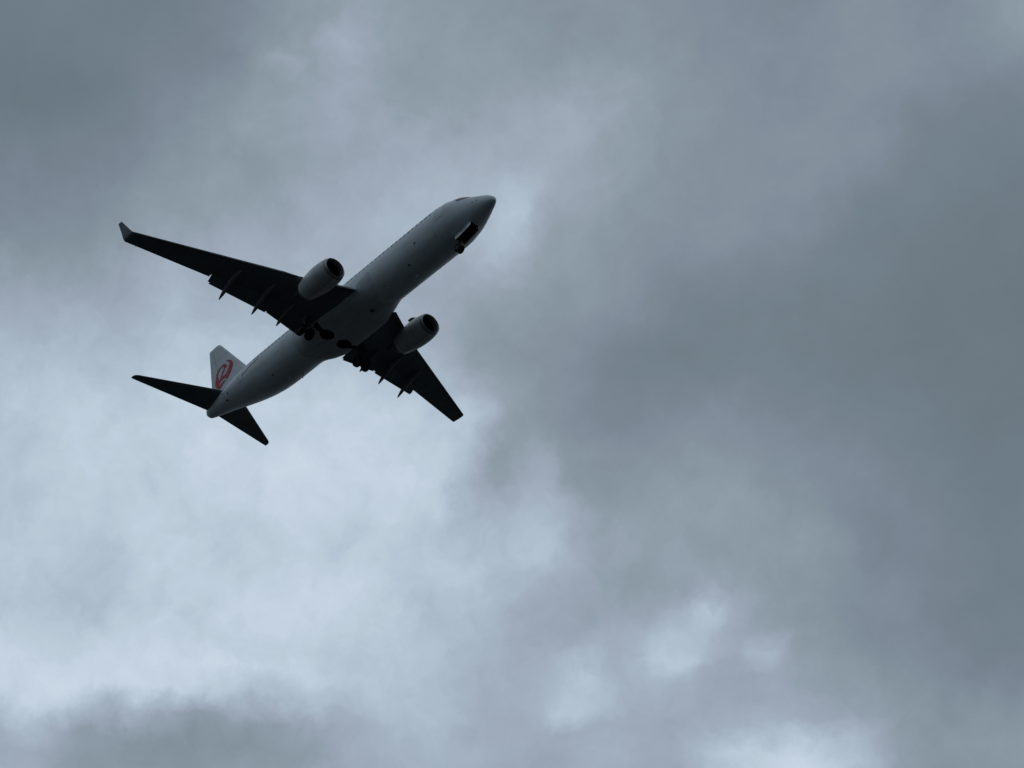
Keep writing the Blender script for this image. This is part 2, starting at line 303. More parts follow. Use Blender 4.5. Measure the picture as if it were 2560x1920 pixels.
WHITE = mat('white_paint', (0.65, 0.71, 0.74), 0.42, coat=0.06, dirt=0.22, dscale=1.6)
FINM = mat('fin_white_shaded', (0.46, 0.50, 0.52), 0.42, dirt=0.12, dscale=1.2)  # same white as the fuselage, darkened to put duller light into the fin colour
DOORW = mat('door_white_lit', (0.85, 0.87, 0.87), 0.4)  # white raised above the fuselage's, light on the outward-facing doors painted in
BELLY = mat('grey_belly_paint', (0.54, 0.59, 0.62), 0.45, coat=0.0, dirt=0.30, dscale=2.0)
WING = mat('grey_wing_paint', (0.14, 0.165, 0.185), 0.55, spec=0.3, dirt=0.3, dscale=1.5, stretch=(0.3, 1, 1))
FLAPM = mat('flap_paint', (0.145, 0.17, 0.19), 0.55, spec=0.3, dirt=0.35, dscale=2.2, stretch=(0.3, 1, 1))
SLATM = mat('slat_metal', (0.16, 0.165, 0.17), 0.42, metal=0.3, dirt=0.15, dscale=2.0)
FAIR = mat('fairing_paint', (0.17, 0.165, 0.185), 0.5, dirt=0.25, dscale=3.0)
COWL = mat('cowl_paint', (0.55, 0.58, 0.58), 0.35, coat=0.2, dirt=0.25, dscale=2.4)
LIP = mat('lip_metal', (0.30, 0.31, 0.32), 0.36, metal=0.6, dirt=0.15, dscale=3.0)
DARK = mat('dark_duct', (0.02, 0.02, 0.022), 0.6)
FANM = mat('fan_blade_titanium', (0.10, 0.10, 0.11), 0.4, metal=0.7)
NOZ = mat('nozzle_metal', (0.16, 0.14, 0.13), 0.45, metal=0.8, dirt=0.3, dscale=4)
GLASS = mat('window_glass', (0.03, 0.033, 0.04), 0.3, spec=0.15)
SEAM = mat('seam_sealant', (0.16, 0.17, 0.175), 0.6)
TYRE = mat('tyre_rubber', (0.010, 0.010, 0.011), 0.85, spec=0.2)
RIM = mat('wheel_rim', (0.025, 0.025, 0.027), 0.6)
STRUT = mat('gear_strut', (0.08, 0.085, 0.09), 0.5, dirt=0.3, dscale=6)
BAY = mat('wheel_bay', (0.035, 0.037, 0.038), 0.7)
RED = mat('emblem_red', (0.45, 0.003, 0.022), 0.5, spec=0.25, dirt=0.1, dscale=2)
BLACK = mat('black_marking', (0.015, 0.015, 0.018), 0.45)
BEACON = mat('beacon_glass', (0.06, 0.01, 0.01), 0.3)

# ---------------------------------------------------------------- ground far below
g = MB()
g.add([(-20000, -20000, 0), (20000, -20000, 0), (20000, 20000, 0), (-20000, 20000, 0)], [(0, 1, 2, 3)])
gm = bpy.data.materials.new('ground_cover'); gm.use_nodes = True
t = gm.node_tree; b = t.nodes['Principled BSDF']; b.inputs['Roughness'].default_value = 0.9
tcn = t.nodes.new('ShaderNodeTexCoord'); nz = t.nodes.new('ShaderNodeTexNoise'); nz.inputs['Scale'].default_value = 0.02; nz.inputs['Detail'].default_value = 10
t.links.new(tcn.outputs['Object'], nz.inputs['Vector'])
cr = t.nodes.new('ShaderNodeValToRGB')
cr.color_ramp.elements[0].position = 0.35; cr.color_ramp.elements[1].position = 0.65
cr.color_ramp.elements[0].color = (0.004, 0.007, 0.008, 1); cr.color_ramp.elements[1].color = (0.009, 0.012, 0.013, 1)
t.links.new(nz.outputs['Fac'], cr.inputs[0]); t.links.new(cr.outputs[0], b.inputs['Base Color'])
ground = g.build('ground', gm, smooth=False); ground['kind'] = 'structure'

# ---------------------------------------------------------------- the jet
jet = bpy.data.objects.new('airliner', None)
C.objects.link(jet)
jet.location = PLANE
jet['label'] = 'white twin-engine passenger jet with red crane emblem on its tail, wheels down'
jet['category'] = 'airplane'

# fuselage profile: station, top z, bottom z, half width, z of widest line
FS = [
(0.0, -0.64, -0.70, 0.03, -0.67), (0.06, -0.46, -0.84, 0.17, -0.67), (0.2, -0.28, -0.93, 0.29, -0.64), (0.5, 0.02, -1.04, 0.46, -0.60),
(1.0, 0.31, -1.22, 0.69, -0.53), (1.5, 0.56, -1.39, 0.92, -0.46), (1.95, 0.77, -1.53, 1.11, -0.40), (2.4, 1.10, -1.66, 1.29, -0.34),
(2.9, 1.40, -1.78, 1.46, -0.28), (3.5, 1.58, -1.89, 1.63, -0.19), (4.3, 1.76, -2.01, 1.79, -0.10), (5.3, 1.86, -2.08, 1.86, -0.03),
(6.5, 1.88, -2.12, 1.88, 0.0), (26.0, 1.88, -2.12, 1.88, 0.0), (27.5, 1.88, -2.02, 1.87, 0.03), (29.0, 1.88, -1.76, 1.82, 0.12),
(31.0, 1.88, -1.25, 1.63, 0.32), (33.0, 1.87, -0.66, 1.33, 0.60), (35.0, 1.80, -0.08, 0.97, 0.86), (36.5, 1.70, 0.30, 0.69, 1.00),
(37.2, 1.62, 0.48, 0.53, 1.04), (37.52, 1.54, 0.60, 0.42, 1.06), (37.66, 1.42, 0.76, 0.28, 1.08)]
_s = [f[0] for f in FS]
FT, FB, FW, FZ = (pch(_s, [f[i] for f in FS]) for i in (1, 2, 3, 4))
def fus(s, th, off=0.0):       # th: 0 = crown, 90 = port side, -90 = starboard side, 180 = keel (degrees)
    a = math.radians(th); zt, zb, w, zm = FT(s), FB(s), FW(s), FZ(s)
    ca, sa = math.cos(a), math.sin(a)
    y = w * sa; z = zm + ((zt - zm) if ca >= 0 else (zm - zb)) * ca
    if off:
        ny = sa / w; nz_ = ca / ((zt - zm) if ca >= 0 else (zm - zb)); l = math.hypot(ny, nz_)
        y += off * ny / l; z += off * nz_ / l
    return P3(s, y, z)
def th_of(s, z, side):
    zt, zb, zm = FT(s), FB(s), FZ(s)
    c = (z - zm) / ((zt - zm) if z >= zm else (zm - zb))
    return side * math.degrees(math.acos(max(-1, min(1, c))))
st = sorted(set([round(0.06 * (i / 10) ** 2, 4) for i in range(1, 11)] + [round(0.1 + 0.1 * i, 2) for i in range(0, 60)] + [round(6.3 + 0.5 * i, 2) for i in range(39)] + [round(25.8 + 0.2 * i, 2) for i in range(60) if 25.8 + 0.2 * i < 37.3] + [37.35, 37.45, 37.52, 37.58, 37.62, 37.66]))
fm = MB()
fm.rings([[fus(s, 360.0 * i / 72) for i in range(72)] for s in st])
fuselage = fm.build('fuselage', WHITE, jet, ang=40)

def boolean_cut(o, cutters, matslot):
    bpy.context.view_layer.update()
    o.data.materials.append(matslot)
    for c in cutters:
        c.data.materials.clear(); c.data.materials.append(matslot)
        md = o.modifiers.new('cut', 'BOOLEAN'); md.operation = 'DIFFERENCE'; md.solver = 'EXACT'; md.object = c
        try: md.material_mode = 'TRANSFER'
        except Exception: pass
    dg = bpy.context.evaluated_depsgraph_get(); dg.update()
    me = bpy.data.meshes.new_from_object(o.evaluated_get(dg), preserve_all_data_layers=True, depsgraph=dg)
    o.modifiers.clear(); old = o.data; o.data = me; me.name = o.name
    for c in cutters:
        d = c.data; bpy.data.objects.remove(c); bpy.data.meshes.remove(d)
    # make sure the surfaces inside the cut are dark
    return o

NB0, NB1, NBW = 2.32, 4.22, 0.40
cb = MB(); cb.box(P3((NB0 + NB1) / 2, 0, -1.75), (NB1 - NB0, 2 * NBW, 1.5)); nosecut = cb.build('cut', BAY, jet, smooth=False)
boolean_cut(fuselage, [nosecut], BAY)

def patch(name, s0, s1, z0, z1, side, m_, parent, off=0.008, n=6, round_=0.0, thick=0.02):
    """a panel that follows the fuselage skin between two stations and two heights"""
    mb = MB(); pts = []; 
    for j in range(n + 1):
        row = []
        for i in range(n + 1):
            a, b_ = i / n * 2 - 1, j / n * 2 - 1
            if round_ > 0:      # squircle corners
                k = 1 - round_ * (a * a * b_ * b_)
                a, b_ = a * k, b_ * k
            s = (s0 + s1) / 2 + a * (s1 - s0) / 2; z = (z0 + z1) / 2 + b_ * (z1 - z0) / 2
            row.append(fus(s, th_of(s, z, side), off))
        pts.append(row)
    v = [q for r in pts for q in r]
    f = [(j * (n + 1) + i, j * (n + 1) + i + 1, (j + 1) * (n + 1) + i + 1, (j + 1) * (n + 1) + i) for j in range(n) for i in range(n)]
    mb.add(v, f)
    return mb.build(name, m_, parent)

def seam(mb, pts, w=0.03, off=0.007):     # a sealed gap along a chain of (s, th) points on the skin
    P = []
    for (a, b_) in zip(pts[:-1], pts[1:]):
        k = max(1, int(max(abs(b_[0] - a[0]) / 0.25, abs(b_[1] - a[1]) / 6)))
        for i in range(k): P.append((a[0] + (b_[0] - a[0]) * i / k, a[1] + (b_[1] - a[1]) * i / k))
    P.append(pts[-1])
    cen = [fus(s, t_, off) for s, t_ in P]; nor = [(fus(s, t_, off + 0.1) - fus(s, t_, off)).normalized() for s, t_ in P]
    L_, R_ = [], []
    for i in range(len(cen)):
        d = (cen[min(i + 1, len(cen) - 1)] - cen[max(i - 1, 0)]).normalized(); c = d.cross(nor[i]) * w / 2
        L_.append(cen[i] + c); R_.append(cen[i] - c)
    mb.add(L_ + R_, [(i, i + 1, len(L_) + i + 1, len(L_) + i) for i in range(len(L_) - 1)])

# cabin windows
ws = 5.55
k = 0
while ws < 28.9:
    if k not in (21,):
        for side in (-1, 1):
            patch('cabin_window', ws - 0.125, ws + 0.125, 0.39, 0.74, side, GLASS, fuselage, n=3, round_=0.22)
    ws += 0.508 if ws > 0 else 0
    k += 1
    if abs(ws - 30.0) < 0.4: ws += 1.3
# cockpit windows
def cockpit_pane(corners, side):    # corners: (s, half-breadth angle)
    n = 6; v = []
    for j in range(n + 1):
        for i in range(n + 1):
            a, b_ = i / n, j / n
            s = (corners[0][0] * (1 - a) + corners[1][0] * a) * (1 - b_) + (corners[3][0] * (1 - a) + corners[2][0] * a) * b_
            th = (corners[0][1] * (1 - a) + corners[1][1] * a) * (1 - b_) + (corners[3][1] * (1 - a) + corners[2][1] * a) * b_
            v.append(fus(s, side * th, 0.012))
    mb = MB(); mb.add(v, [(j * (n + 1) + i, j * (n + 1) + i + 1, (j + 1) * (n + 1) + i + 1, (j + 1) * (n + 1) + i) for j in range(n) for i in range(n)])
    return mb.build('cockpit_window', GLASS, fuselage)
for side in (-1, 1):
    cockpit_pane([(1.93, 3), (1.98, 40), (2.72, 34), (2.62, 3)], side)
    cockpit_pane([(1.80, 46), (2.35, 66), (2.95, 54), (2.76, 37)], side)
    cockpit_pane([(2.42, 67), (2.85, 71), (3.12, 59), (3.02, 55)], side)
# doors and panels outlined by their seals
def outline(name, s0, s1, z0, z1, side, w=0.03):
    mb = MB(); c = 0.12
    def q(s, z): return (s, th_of(s, z, side))
    zs = [z0 + (z1 - z0) * i / 8 for i in range(9)]
    seam(mb, [q(s0, z) for z in zs], w); seam(mb, [q(s1, z) for z in zs], w)
    seam(mb, [q(s0, z0), q(s1, z0)], w * 1.5); seam(mb, [q(s0, z1), q(s1, z1)], w)
    return mb.build(name, SEAM, fuselage, smooth=False)
for side in (-1, 1):
    outline('passenger_door', 4.0, 4.84, -0.55, 1.28, side, 0.024)
    outline('rear_door', 30.15, 30.95, -0.40, 1.2, side, 0.016)
    outline('emergency_exit', 16.55, 17.05, 0.05, 0.98, side, 0.016)
outline('cargo_door', 7.2, 8.42, -1.55, -0.62, -1, 0.006)
outline('aft_cargo_door', 24.2, 25.4, -1.62, -0.75, -1, 0.008)
for (s0, t0, s1, t1, w) in ((9.0, -172, 10.4, -172, .02), (5.35, -142, 5.35, -120, .028), (10.2, 170, 10.2, 150, .014)):
    mb = MB(); seam(mb, [(s0, t0), (s1, t1)], w); mb.build('access_panel', SEAM, fuselage, smooth=False)
for (s, th, r) in ((7.45, -118, .09), (8.9, -150, .10), (1.25, -88, .05), (33.1, -118, .10), (34.0, -100, .09), (33.6, -140, .12), (12.0, -152, .06), (26.6, -150, .08)):
    mb = MB(); c0 = fus(s, th, 0.01); nn = (fus(s, th, 0.2) - c0).normalized()
    mb.tube(c0 - nn * .02, c0 + nn * .015, r, r * .8, 14); mb.build('drain_port', BLACK, fuselage)
# dark strip along the rear side, below the windows
mb = MB(); seam(mb, [(27.75, th_of(27.75, 0.16, -1)), (29.0, th_of(29.0, 0.07, -1)), (30.25, th_of(30.25, -0.05, -1))], 0.10); mb.build('rear_stripe', BLACK, fuselage, smooth=False)
# blade antennas, drain mast, probes, beacon
def blade(s, th, h, ch, sweep=0.12, name='blade_antenna', m_=None):
    b0 = fus(s, th, -0.03); nn = (fus(s, th, 0.2) - fus(s, th, 0)).normalized(); t_ = Vector((0, 1, 0)) if abs(nn.y) < .7 else Vector((0, 0, 1))
    sd_ = nn.cross(Vector((1, 0, 0))).normalized(); mb = MB(); rings = []
    for q, k in ((0, 1.0), (1, 0.6)):
        c0 = b0 + nn * h * q + Vector((-sweep * q, 0, 0))
        rings.append([c0 + Vector((ch / 2 * k, 0, 0)), c0 + sd_ * .025, c0 - Vector((ch / 2 * k, 0, 0)), c0 - sd_ * .025])
    mb.rings(rings); return mb.build(name, m_ or BELLY, fuselage, smooth=False)
blade(9.0, 180, .32, .34); blade(13.0, 0, .30, .34); blade(6.4, 0, .26, .3); blade(25.5, 180, .26, .28); blade(2.45, 165, .18, .16, .04)
blade(24.6, 158, .40, .16, .22, 'drain_mast'); blade(1.5, -96, .12, .07, .02, 'pitot_probe', STRUT); blade(2.0, 80, .14, .08, .02, 'pitot_probe', STRUT)
mb = MB(); mb.lathe(fus(14.6, 180, -.02) + Vector((0, 0, -.02)), (0, 0, -1), [(0, .16), (.08, .15), (.16, .1), (.19, .001)], 20); mb.build('beacon_light', BEACON, fuselage)
# tail cone exhaust
mb = MB(); o = P3(37.65, 0, 1.08); mb.lathe(o, (-1, 0, 0.1), [(0.0, .235), (.14, .20), (.14, .16), (-.1, .13), (-.1, .001)], 24); mb.build('exhaust_pipe', NOZ, fuselage)

# belly fairing
FK = pch([12.4, 13.2, 14.4, 15.6, 20.2, 21.4, 22.4, 23.2], [0, .12, .6, 1, 1, .72, .2, 0])
def bel(s, a):   # blends from the round fuselage into a squared-off belly
    k = FK(s); e = 2 / 3.0; ca, sa = math.cos(a), math.sin(a)
    q = fus(s, 90 - math.degrees(a), -0.04 + .05 * min(1, k * 3) * (sa < .2))
    box = Vector((q.x, 2.13 * math.copysign(abs(ca) ** e, ca), -1.30 + .87 * math.copysign(abs(sa) ** e, sa)))
    if sa > 0: q = Vector((q.x, q.y * .9, min(q.z, -.2 + .2 * sa)))
    return q * (1 - k) + box * k
mb = MB(); ss = [12.4 + 10.8 * i / 72 for i in range(73)]
mb.rings([[bel(s, 2 * math.pi * i / 72) for i in range(72)] for s in ss])
fairing = mb.build('belly_fairing', BELLY, jet, ang=50)
cuts = []
for sgn in (-1, 1):
    cb = MB(); cb.tube(P3(19.32, sgn * .86, -3.2), P3(19.32, sgn * .86, -1.6), .60, n=36); cuts.append(cb.build('cut', BAY, jet, smooth=False))
    cb = MB(); cb.box(P3(19.3, sgn * 1.95, -2.4), (.5, 1.3, 1.6)); cuts.append(cb.build('cut', BAY, jet, smooth=False))
boolean_cut(fairing, cuts, BAY)
for s in (15.6, 17.6, 20.9):       # panel joints on the fairing underside
    mb = MB()
    r = [bel(s, math.radians(a)) for a in range(195, 346, 10)]; r = [q + Vector((0, 0, -.006)) for q in r]
    mb.add(r + [q + Vector((.012, 0, 0)) for q in r], [(i, i + 1, len(r) + i + 1, len(r) + i) for i in range(len(r) - 1)])
    mb.build('panel_joint', SEAM, fairing, smooth=False)
# fuselage keel is hidden inside the fairing over the wheel wells: open it too
cuts = []
for sgn in (-1, 1):
    cb = MB(); cb.tube(P3(19.32, sgn * .86, -3.2), P3(19.32, sgn * .86, -1.3), .60, n=36); cuts.append(cb.build('cut', BAY, jet, smooth=False))
boolean_cut(fuselage, cuts, BAY)

# ---------------------------------------------------------------- lifting surfaces
AF = [(0, 0), (.0125, .19), (.03, .29), (.07, .40), (.15, .48), (.3, .5), (.45, .45), (.6, .345), (.75, .215), (.88, .105), (1.0, .012)]
def foil(LE, TE, up, tc, cut=1.0, lo=0.55, hi=0.45):
    LE, TE = Vector(LE), Vector(TE); ch = TE - LE; c = ch.length; up = Vector(up)
    xs = [a for a in AF if a[0] < cut] + ([(cut, float(np.interp(cut, [a[0] for a in AF], [a[1] for a in AF])))])
    top = [LE + ch * x + up * (t_ * tc * c * 2 * hi) for x, t_ in xs]
    bot = [LE + ch * x - up * (t_ * tc * c * 2 * lo) for x, t_ in xs]
    return top + bot[:0:-1]
zw = lambda y: float(np.interp(y, [0, 1.9, 5.6, 17.1, 18], [-1.45, -1.15, -.30, 1.68, 1.83]))
LEs = lambda y: float(np.interp(y, [0, 1.9, 5.6, 17.1, 18], [12.9, 14.32, 16.90, 23.36, 23.87])) + (.12 if y < 5.7 else 0)
TEs = lambda y: float(np.interp(y, [0, 1.9, 5.6, 17.1, 18], [21.0, 20.95, 20.9, 24.72, 25.0]))
TZ = lambda y: zw(y) - .06 + 0.0 * y
def tcy(y): return float(np.interp(y, [0, 1.9, 5.5, 17.1], [.15, .15, .125, .10]))
FL_I, FL_O = (2.15, 5.60), (5.50, 10.47)
def wing(side):
    sg = Vector((1, side, 1))
    def X(s, y, z): return P3(s, side * y, z)
    root = None
    mb = MB(); rings = []
    ys = [0.6, 1.9, 2.149, 2.15, 3.2, 4.4, 5.6, 6.6, 8, 9.2, 10.45, 10.451, 12, 13.5, 15, 16.3, 17.0]
    for y in ys:
        cut = 1.0
        te = TEs(y); c = te - LEs(y)
        if 2.15 <= y <= 10.45: cut = 0.87
        f_ = foil(X(LEs(y), y, zw(y)), X(te, y, TZ(y)), (0, 0, 1), tcy(y), cut)
        if len(f_) < 2 * len(AF) - 1:
            # keep the vertex count of every section equal
            xs = [a for a in AF]; sc_ = cut
            LE = X(LEs(y), y, zw(y)); TE = X(te, y, TZ(y)); ch = TE - LE
            tt = lambda x: float(np.interp(x, [a[0] for a in AF], [a[1] for a in AF]))
            top = [LE + ch * (a[0] * sc_) + Vector((0, 0, tt(a[0] * sc_) * tcy(y) * c * .9)) for a in AF]
            bot = [LE + ch * (a[0] * sc_) - Vector((0, 0, tt(a[0] * sc_) * tcy(y) * c * 1.1)) for a in AF]
            f_ = top + bot[:0:-1]
        rings.append(f_)
    mb.rings(rings)
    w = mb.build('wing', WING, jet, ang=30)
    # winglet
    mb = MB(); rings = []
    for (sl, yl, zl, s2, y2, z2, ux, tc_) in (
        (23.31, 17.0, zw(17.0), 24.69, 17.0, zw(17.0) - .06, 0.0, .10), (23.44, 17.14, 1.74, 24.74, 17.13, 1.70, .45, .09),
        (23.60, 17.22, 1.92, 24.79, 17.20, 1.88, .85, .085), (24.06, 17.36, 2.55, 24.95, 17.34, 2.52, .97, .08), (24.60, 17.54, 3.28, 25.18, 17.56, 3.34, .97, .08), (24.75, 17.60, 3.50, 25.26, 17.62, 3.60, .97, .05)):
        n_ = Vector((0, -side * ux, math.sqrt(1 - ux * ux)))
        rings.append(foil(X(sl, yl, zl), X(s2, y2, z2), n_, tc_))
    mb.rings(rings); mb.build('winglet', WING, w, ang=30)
    # flaps
    for (ya, yb, dn, aft, nm) in ((FL_I[0], FL_I[1], .34, .50, 'inboard_flap'), (FL_O[0], FL_O[1], .16, .10, 'outboard_flap')):
        mb = MB(); rings = []
        for i in range(7):
            y = ya + (yb - ya) * i / 6
            c = TEs(y) - LEs(y)
            s0 = LEs(y) + .80 * c; s1 = TEs(y) + aft
            if nm == 'inboard_flap': s1 = 21.30 + 0.02 * (y - 2); z1 = -1.62 + (y - 2.15) * .20
            else: s1 = 21.36 + (y - 5.62) * (22.57 - 21.36) / 4.9; z1 = -1.06 + (y - 5.62) * (1.03 / 4.9)
            z0 = zw(y) - .06 * c * .5 - .04
            rings.append(foil(X(s0, y, z0), X(s1, y, z1), (0, 0, 1), .12, lo=.4, hi=.6))
        mb.rings(rings); fo = mb.build(nm, FLAPM, w, ang=30)
        mb = MB(); rings = []        # trailing tab behind the main flap panel
        for i in range(5):
            y = ya + .12 + (yb - ya - .24) * i / 4
            if nm == 'inboard_flap': s1 = 21.30 + 0.02 * (y - 2); z1 = -1.62 + (y - 2.15) * .20
            else: s1 = 21.36 + (y - 5.62) * (22.57 - 21.36) / 4.9; z1 = -1.06 + (y - 5.62) * (1.03 / 4.9)
            rings.append(foil(X(s1 - .16, y, z1 - .05), X(s1 + .07, y, z1 - .12), (0, 0, 1), .12))
        mb.rings(rings); mb.build('flap_tab', FLAPM, fo, ang=30)
    # slats: separate curved panels ahead of the leading edge
    for (ya, yb) in ((5.75, 8.38), (8.40, 11.13), (11.15, 13.83), (13.85, 16.35)):
        mb = MB(); rings = []
        for i in range(5):
            y = ya + (yb - ya) * i / 4; c = TEs(y) - LEs(y); k = .13 * c + .10
            s0 = LEs(y) - .06; z0 = zw(y) - .11
            prof = [(0, 0), (.03, .12), (.12, .26), (.35, .40), (.7, .47), (1.0, .50), (1.0, .46), (.6, .34), (.3, .14), (.16, -.10), (.25, -.28), (.12, -.24), (.03, -.12)]
            rings.append([X(s0 + a * k, y, z0 + b_ * k * .42) for a, b_ in prof])
        mb.rings(rings); mb.build('slat', SLATM, w, ang=40)
    # inboard Krueger flaps, hinged down ahead of the root
    for (ya, yb) in ((1.95, 2.95), (3.02, 3.98)):
        mb = MB(); rings = []
        for i in range(3):
            y = ya + (yb - ya) * i / 2; s0 = LEs(y) - .02; z0 = zw(y) - .16
            prof = [(.10, .0), (.0, .03), (-.30, -.12), (-.44, -.26), (-.45, -.32), (-.40, -.33), (-.26, -.20), (.05, -.05)]
            rings.append([X(s0 + a, y, z0 + b_) for a, b_ in prof])
        mb.rings(rings); mb.build('krueger_flap', WING, w, ang=40)
    # aileron outline and tank panels under the wing
    mb = MB()
    def under(s, y): 
        c = TEs(y) - LEs(y); x = (s - LEs(y)) / c
        return X(s, y, zw(y) + (TZ(y) - zw(y)) * x - float(np.interp(x, [a[0] for a in AF], [a[1] for a in AF])) * tcy(y) * c * 1.1 - .006)
    for (a, b_) in (((22.1, 10.7), (24.15, 16.2)), ((22.1, 10.7), (22.45, 10.7)), ((24.15, 16.2), (24.5, 16.2)), ((18.4, 5.9), (23.6, 16.0)), ((19.2, 5.9), (20.7, 9.9))):
        L_, R_ = [], []
        for i in range(13):
            q = i / 12; s = a[0] + (b_[0] - a[0]) * q; y = a[1] + (b_[1] - a[1]) * q
            L_.append(under(s, y)); R_.append(under(s + (.035 if abs(b_[1] - a[1]) > 1 else 0), y + (.035 if abs(b_[1] - a[1]) <= 1 else 0)))
        mb.add(L_ + R_, [(i, i + 1, 13 + i + 1, 13 + i) for i in range(12)])
    mb.build('aileron_gap', SEAM, w, smooth=False)
    for i in range(9):
        y = 6.6 + i * 1.05; s = LEs(y) + .42 * (TEs(y) - LEs(y)); c0 = under(s, y); mb = MB()
        n = 16; v = [under(s + .24 * math.cos(2 * math.pi * q / n), y + .15 * math.sin(2 * math.pi * q / n)) for q in range(n)]
        mb.add(v, [tuple(range(n))]); mb.build('fuel_tank_panel', FLAPM, w, smooth=False)
    # flap track fairings
    for (y, st_, zt_, ln, r) in ((9.16, 22.73, -1.11, 3.1, .21), (6.48, 21.95, -1.59, 3.2, .22), (4.27, 21.65, -1.68, 2.6, .20)):
        mb = MB(); rings = []; s_hinge = TEs(y) - .9
        zf = zw(y) - .30
        for q, rr in ((0, .02), (.08, .45), (.2, .8), (.38, 1.0), (.55, 1.0), (.72, .82), (.86, .62), (.96, .33), (1.0, .08)):
            s = st_ - ln * (1 - q)
            zc = zf + (zt_ - zf) * max(0, (q - .38) / .62) ** 1.15
            rings.append([X(s, y + r * rr * math.cos(a), zc + r * 1.35 * rr * math.sin(a)) for a in [2 * math.pi * i / 16 for i in range(16)]])
        mb.rings(rings); mb.build('flap_track_fairing', FAIR, w, ang=50)
    # navigation light
    mb = MB(); o = X(23.42, 16.75, zw(16.75)); mb.lathe(o, (1, 0, 0), [(-.15, .07), (0, .06), (.09, .001)], 10)
    lm = bpy.data.materials.get('nav_lens_%d' % side) or mat('nav_lens_%d' % side, (.02, .3, .06) if side < 0 else (.4, .02, .02), .1)
    mb.build('navigation_light', lm, w)
    return w
for side in (-1, 1): wing(side)

# tail planes
def stab(side):
    def X(s, y, z): return P3(s, side * y, z)
    mb = MB(); rings = []
    def zs(y): return 1.05 + 1.25 * (y - 1) / 6.17
    def le(y): return 34.12 + 4.62 * (y - 1) / 6.17
    def te(y): return 37.33 + 2.04 * (y - 1) / 6.17
    for y in (.2, .8, 1.6, 3, 4.5, 6, 6.9, 7.1, 7.18):
        e = 0 if y < 6.95 else (.08 if y < 7.15 else .25)
        rings.append(foil(X(le(y) + e, y, zs(y)), X(te(y) - e * .2, y, zs(y) - .02), (0, 0, 1), .10 if y < 7.15 else .04))
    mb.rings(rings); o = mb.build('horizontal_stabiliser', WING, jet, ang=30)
    mb = MB()
    L_, R_ = [], []
    for i in range(9):
        y = 1.2 + 5.4 * i / 8; s = te(y) - .28 * (te(y) - le(y)) - .06
        zz = zs(y) - .27 * .10 * (te(y) - le(y)) - .02
        L_.append(X(s, y, zz)); R_.append(X(s + .04, y, zz))
    mb.add(L_ + R_, [(i, i + 1, 10 + i, 9 + i) for i in range(8)]); mb.build('elevator_gap', SEAM, o, smooth=False)
    # pale seal plate at the root
    mb = MB(); n = 9; v = []
    for i in range(n):
        s = 33.4 + 3.3 * i / (n - 1)
        for z in (zs(FW(s)) - .20, zs(FW(s)) + .10): v.append(fus(s, th_of(s, z, side), .02))
    mb.add(v, [(2 * i, 2 * i + 1, 2 * i + 3, 2 * i + 2) for i in range(n - 1)]); mb.build('root_seal_plate', LIP, o)
for side in (-1, 1): stab(side)

# fin
def fle(z): return 37.52 - (9.12 - z) * .886
def fte(z): return 39.14 - (9.12 - z) * .262
FTC = .09
mb = MB(); rings = []
for z in (1.0, 2, 3.5, 5, 6.5, 8, 8.9, 9.08, 9.14):
    e = 0 if z < 9 else (.12 if z < 9.1 else .35)
    rings.append(foil(P3(fle(z) + e, 0, z), P3(fte(z) - e * .3, 0, z), (0, 1, 0), FTC if z < 9.1 else .03, lo=.5, hi=.5))
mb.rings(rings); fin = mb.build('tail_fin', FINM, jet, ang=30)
mb = MB(); rings = []
for s, zt_ in ((27.6, 1.9), (28.6, 2.15), (29.8, 2.5), (31.0, 2.95), (32.2, 3.42)):
    w_ = .05 + (s - 27.6) * .03
    rings.append([P3(s, -w_, 1.6), P3(s, -w_ * .7, (1.6 + zt_) / 2 + .1), P3(s, 0, zt_), P3(s, w_ * .7, (1.6 + zt_) / 2 + .1), P3(s, w_, 1.6)])
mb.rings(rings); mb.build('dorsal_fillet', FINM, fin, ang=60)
def finskin(s, z, side, off=.03):
    c = fte(z) - fle(z); x = max(0, min(1, (s - fle(z)) / c))
    return P3(s, side * (float(np.interp(x, [a[0] for a in AF], [a[1] for a in AF])) * FTC * c + off), z)
mb = MB()
for side in (-1, 1):
    L_, R_ = [], []
    for i in range(11):
        z = 2.2 + 6.6 * i / 10; s = fte(z) - .30 * (fte(z) - fle(z)); L_.append(finskin(s, z, side, .008)); R_.append(finskin(s + .015, z, side))
    mb.add(L_ + R_, [(i, i + 1, 12 + i, 11 + i) for i in range(10)])
mb.build('rudder_gap', SEAM, fin, smooth=False)
EMB_A = [(35.68, 5.91), (35.42, 5.83), (35.01, 5.59), (34.72, 5.29), (34.51, 4.92), (34.48, 4.62), (34.53, 4.2), (34.67, 3.92), (34.88, 3.66), (35.1, 3.49), (35.25, 3.48), (35.36, 3.83), (35.57, 3.91), (35.77, 3.88), (35.98, 3.92), (36.03, 3.75), (36.35, 3.99), (36.41, 4.31), (36.34, 4.48), (36.26, 4.61), (36.17, 4.8), (36.04, 4.97), (35.95, 5.12), (36.04, 5.4), (35.99, 5.51), (35.82, 5.53), (35.52, 5.37), (35.43, 5.21), (35.52, 5.11), (35.74, 5.1), (35.82, 4.92), (35.92, 4.75), (36.04, 4.61), (36.08, 4.5), (35.95, 4.32), (35.73, 4.25), (35.47, 4.27), (35.28, 4.43), (35.12, 4.7), (35.05, 4.99), (35.04, 5.23), (35.16, 5.44), (35.39, 5.67), (35.67, 5.87)]
